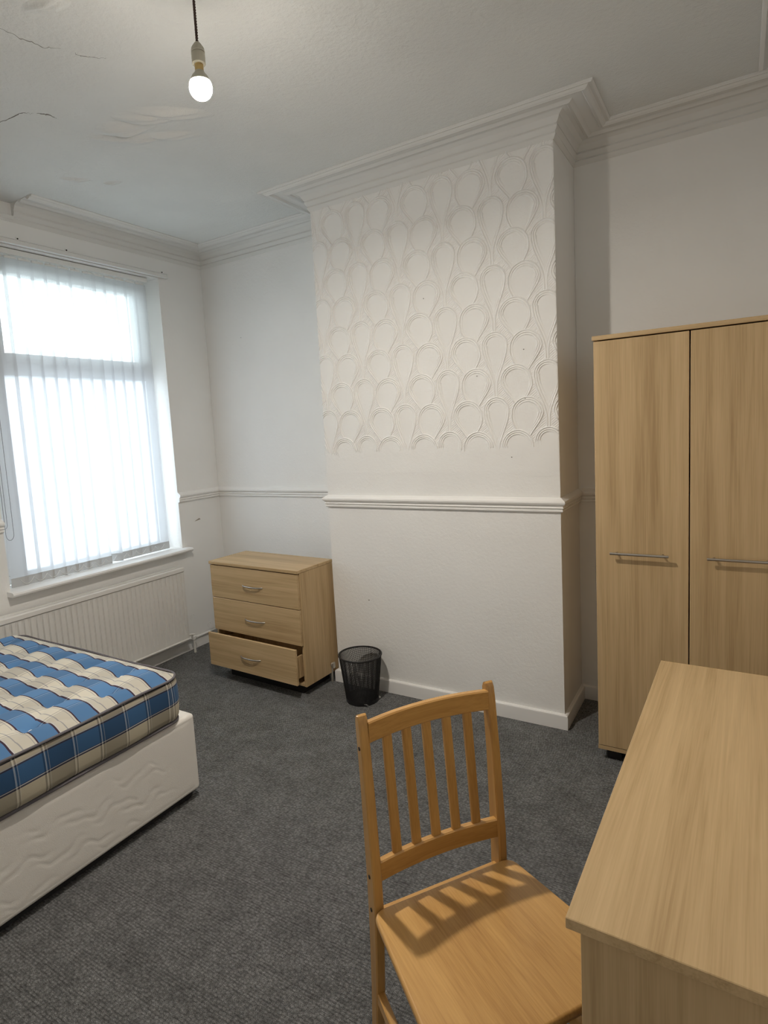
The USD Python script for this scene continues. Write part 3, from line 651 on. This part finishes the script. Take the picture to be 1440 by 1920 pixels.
obj('seat_rail', box(-.182, .182, .140, .158, SZ-.065, SZ-.0195, .002), 'chair_x', chr_)

# ------------------------------------------------------------------ waste bin
bn = thing('waste_bin', 'round black wire mesh waste paper bin by the chimney breast', 'bin', (1.545, -.553, 0))
BH, R0, R1 = .262, .088, .118
rad = lambda z: R0+(R1-R0)*z/BH
nr, nv = 62, 168
wires = []
for z in np.linspace(.012, BH-.006, nr):
    t = np.linspace(0, 2*np.pi, 72, endpoint=False); wires.append(tube(np.c_[rad(z)*np.cos(t), rad(z)*np.sin(t), np.full(72, z)], .00095, 3, closed=True))
for k in range(nv):
    t = 2*np.pi*k/nv; c, s = math.cos(t), math.sin(t)
    wires.append(tube([(rad(.004)*c, rad(.004)*s, .004), (rad(BH)*c, rad(BH)*s, BH)], .0009, 3, caps=False))
obj('wire_mesh', wires, 'black_wire', bn, True)
obj('base', lathe([(0, .004), (R0-.002, .004), (R0+.001, 0), (R0+.003, .004), (R0+.0045, .022), (R0+.002, .022), (R0-.001, .008), (0, .008)], 60), 'black_wire', bn)
t = np.linspace(0, 2*np.pi, 72, endpoint=False)
obj('rim', tube(np.c_[R1*np.cos(t), R1*np.sin(t), np.full(72, BH)], .0045, 10, closed=True), 'black_wire', bn, True)
scr = trimesh.creation.icosphere(2, .009); scr.vertices *= (1+.35*fbm(scr.vertices*160))[:, None]; scr.apply_scale([1.2, .8, .7])
tag(obj('paper_scrap', at(scr, 1.618, -.500, .006), 'paper_white', None, False), 'tiny white paper scrap on the carpet at the foot of the mesh bin', 'paper')
sc2 = trimesh.Trimesh(*[np.array(q) for q in ([(0, 0, 0), (.022, 0, .006), (.026, .012, .002), (.004, .012, -.003), (0, 0, .001), (.022, 0, .007), (.026, .012, .003), (.004, .012, -.002)], [(0, 2, 1), (0, 3, 2), (4, 5, 6), (4, 6, 7), (0, 1, 5), (0, 5, 4), (1, 2, 6), (1, 6, 5), (2, 3, 7), (2, 7, 6), (3, 0, 4), (3, 4, 7)])])
tag(obj('paper_scrap', at(rot(sc2, -.5, (0, 0, 1)), 1.60, -.625, .012), 'paper_white', None, False), 'small torn strip of white paper inside the mesh bin', 'paper')

# ------------------------------------------------------------------ pendant lamp and ceiling trunking
lp = thing('pendant_lamp', 'bare glowing light bulb hanging from the ceiling on a brown cord', 'lamp', (1.971, -1.866, 0))
obj('ceiling_rose', at(lathe([(0, 0), (.016, .0), (.034, .012), (.040, .026), (.040, .034), (0, .034)], 32), 0, 0, H-.033), 'holder_plastic', lp)
z = np.linspace(H-.03, 2.628, 60)
cord = [tube(np.c_[.0022*np.cos(z*420+o), .0022*np.sin(z*420+o), z], .0023, 6) for o in (0, np.pi)]
obj('cord', cord, 'brown_cord', lp, True)
obj('lamp_holder', at(lathe([(0, .060), (.006, .060), (.010, .056), (.018, .044), (.0195, .034), (.0195, .033), (.018, .032), (.018, .030), (.0195, .029), (.0195, .002), (.018, 0), (.0, 0)], 30), 0, 0, 2.571), 'holder_plastic', lp)
obj('cap', at(lathe([(0, .0), (.0125, 0), (.0125, .020), (0, .021)], 24), 0, 0, 2.552), 'brass', lp)
gl = [(0, -.0355)]+[(.0335*math.sin(a), -.002-.0335*math.cos(a)) for a in np.linspace(.10, 2.05, 22)]
col = [(.0293, .0140), (.0268, .020), (.0255, .0235), (.022, .030), (.0150, .038), (.0130, .043), (0, .0435)]
obj('globe', at(lathe(gl, 32), 0, 0, 2.510), 'glowing_bulb', lp, True)
obj('led_board', at(lathe([(0, 0), (.031, 0), (.031, .001), (0, .001)], 28), 0, 0, 2.512), 'led_emitter', lp, False)
obj('heat_plate', at(lathe([(0, .0), (.0322, 0), (.0322, .002), (0, .003)], 28), 0, 0, 2.5132), 'holder_plastic', lp, False)
obj('collar', at(lathe(col, 32), 0, 0, 2.510), 'holder_plastic', lp, True)
tk = obj('ceiling_trunking', [box(3.352, 3.368, YF+.02, -.236, H-.010, H+.002, .002)], 'white_plastic')
tag(tk, 'thin white cable trunking running across the ceiling above the wardrobe', 'trunking')
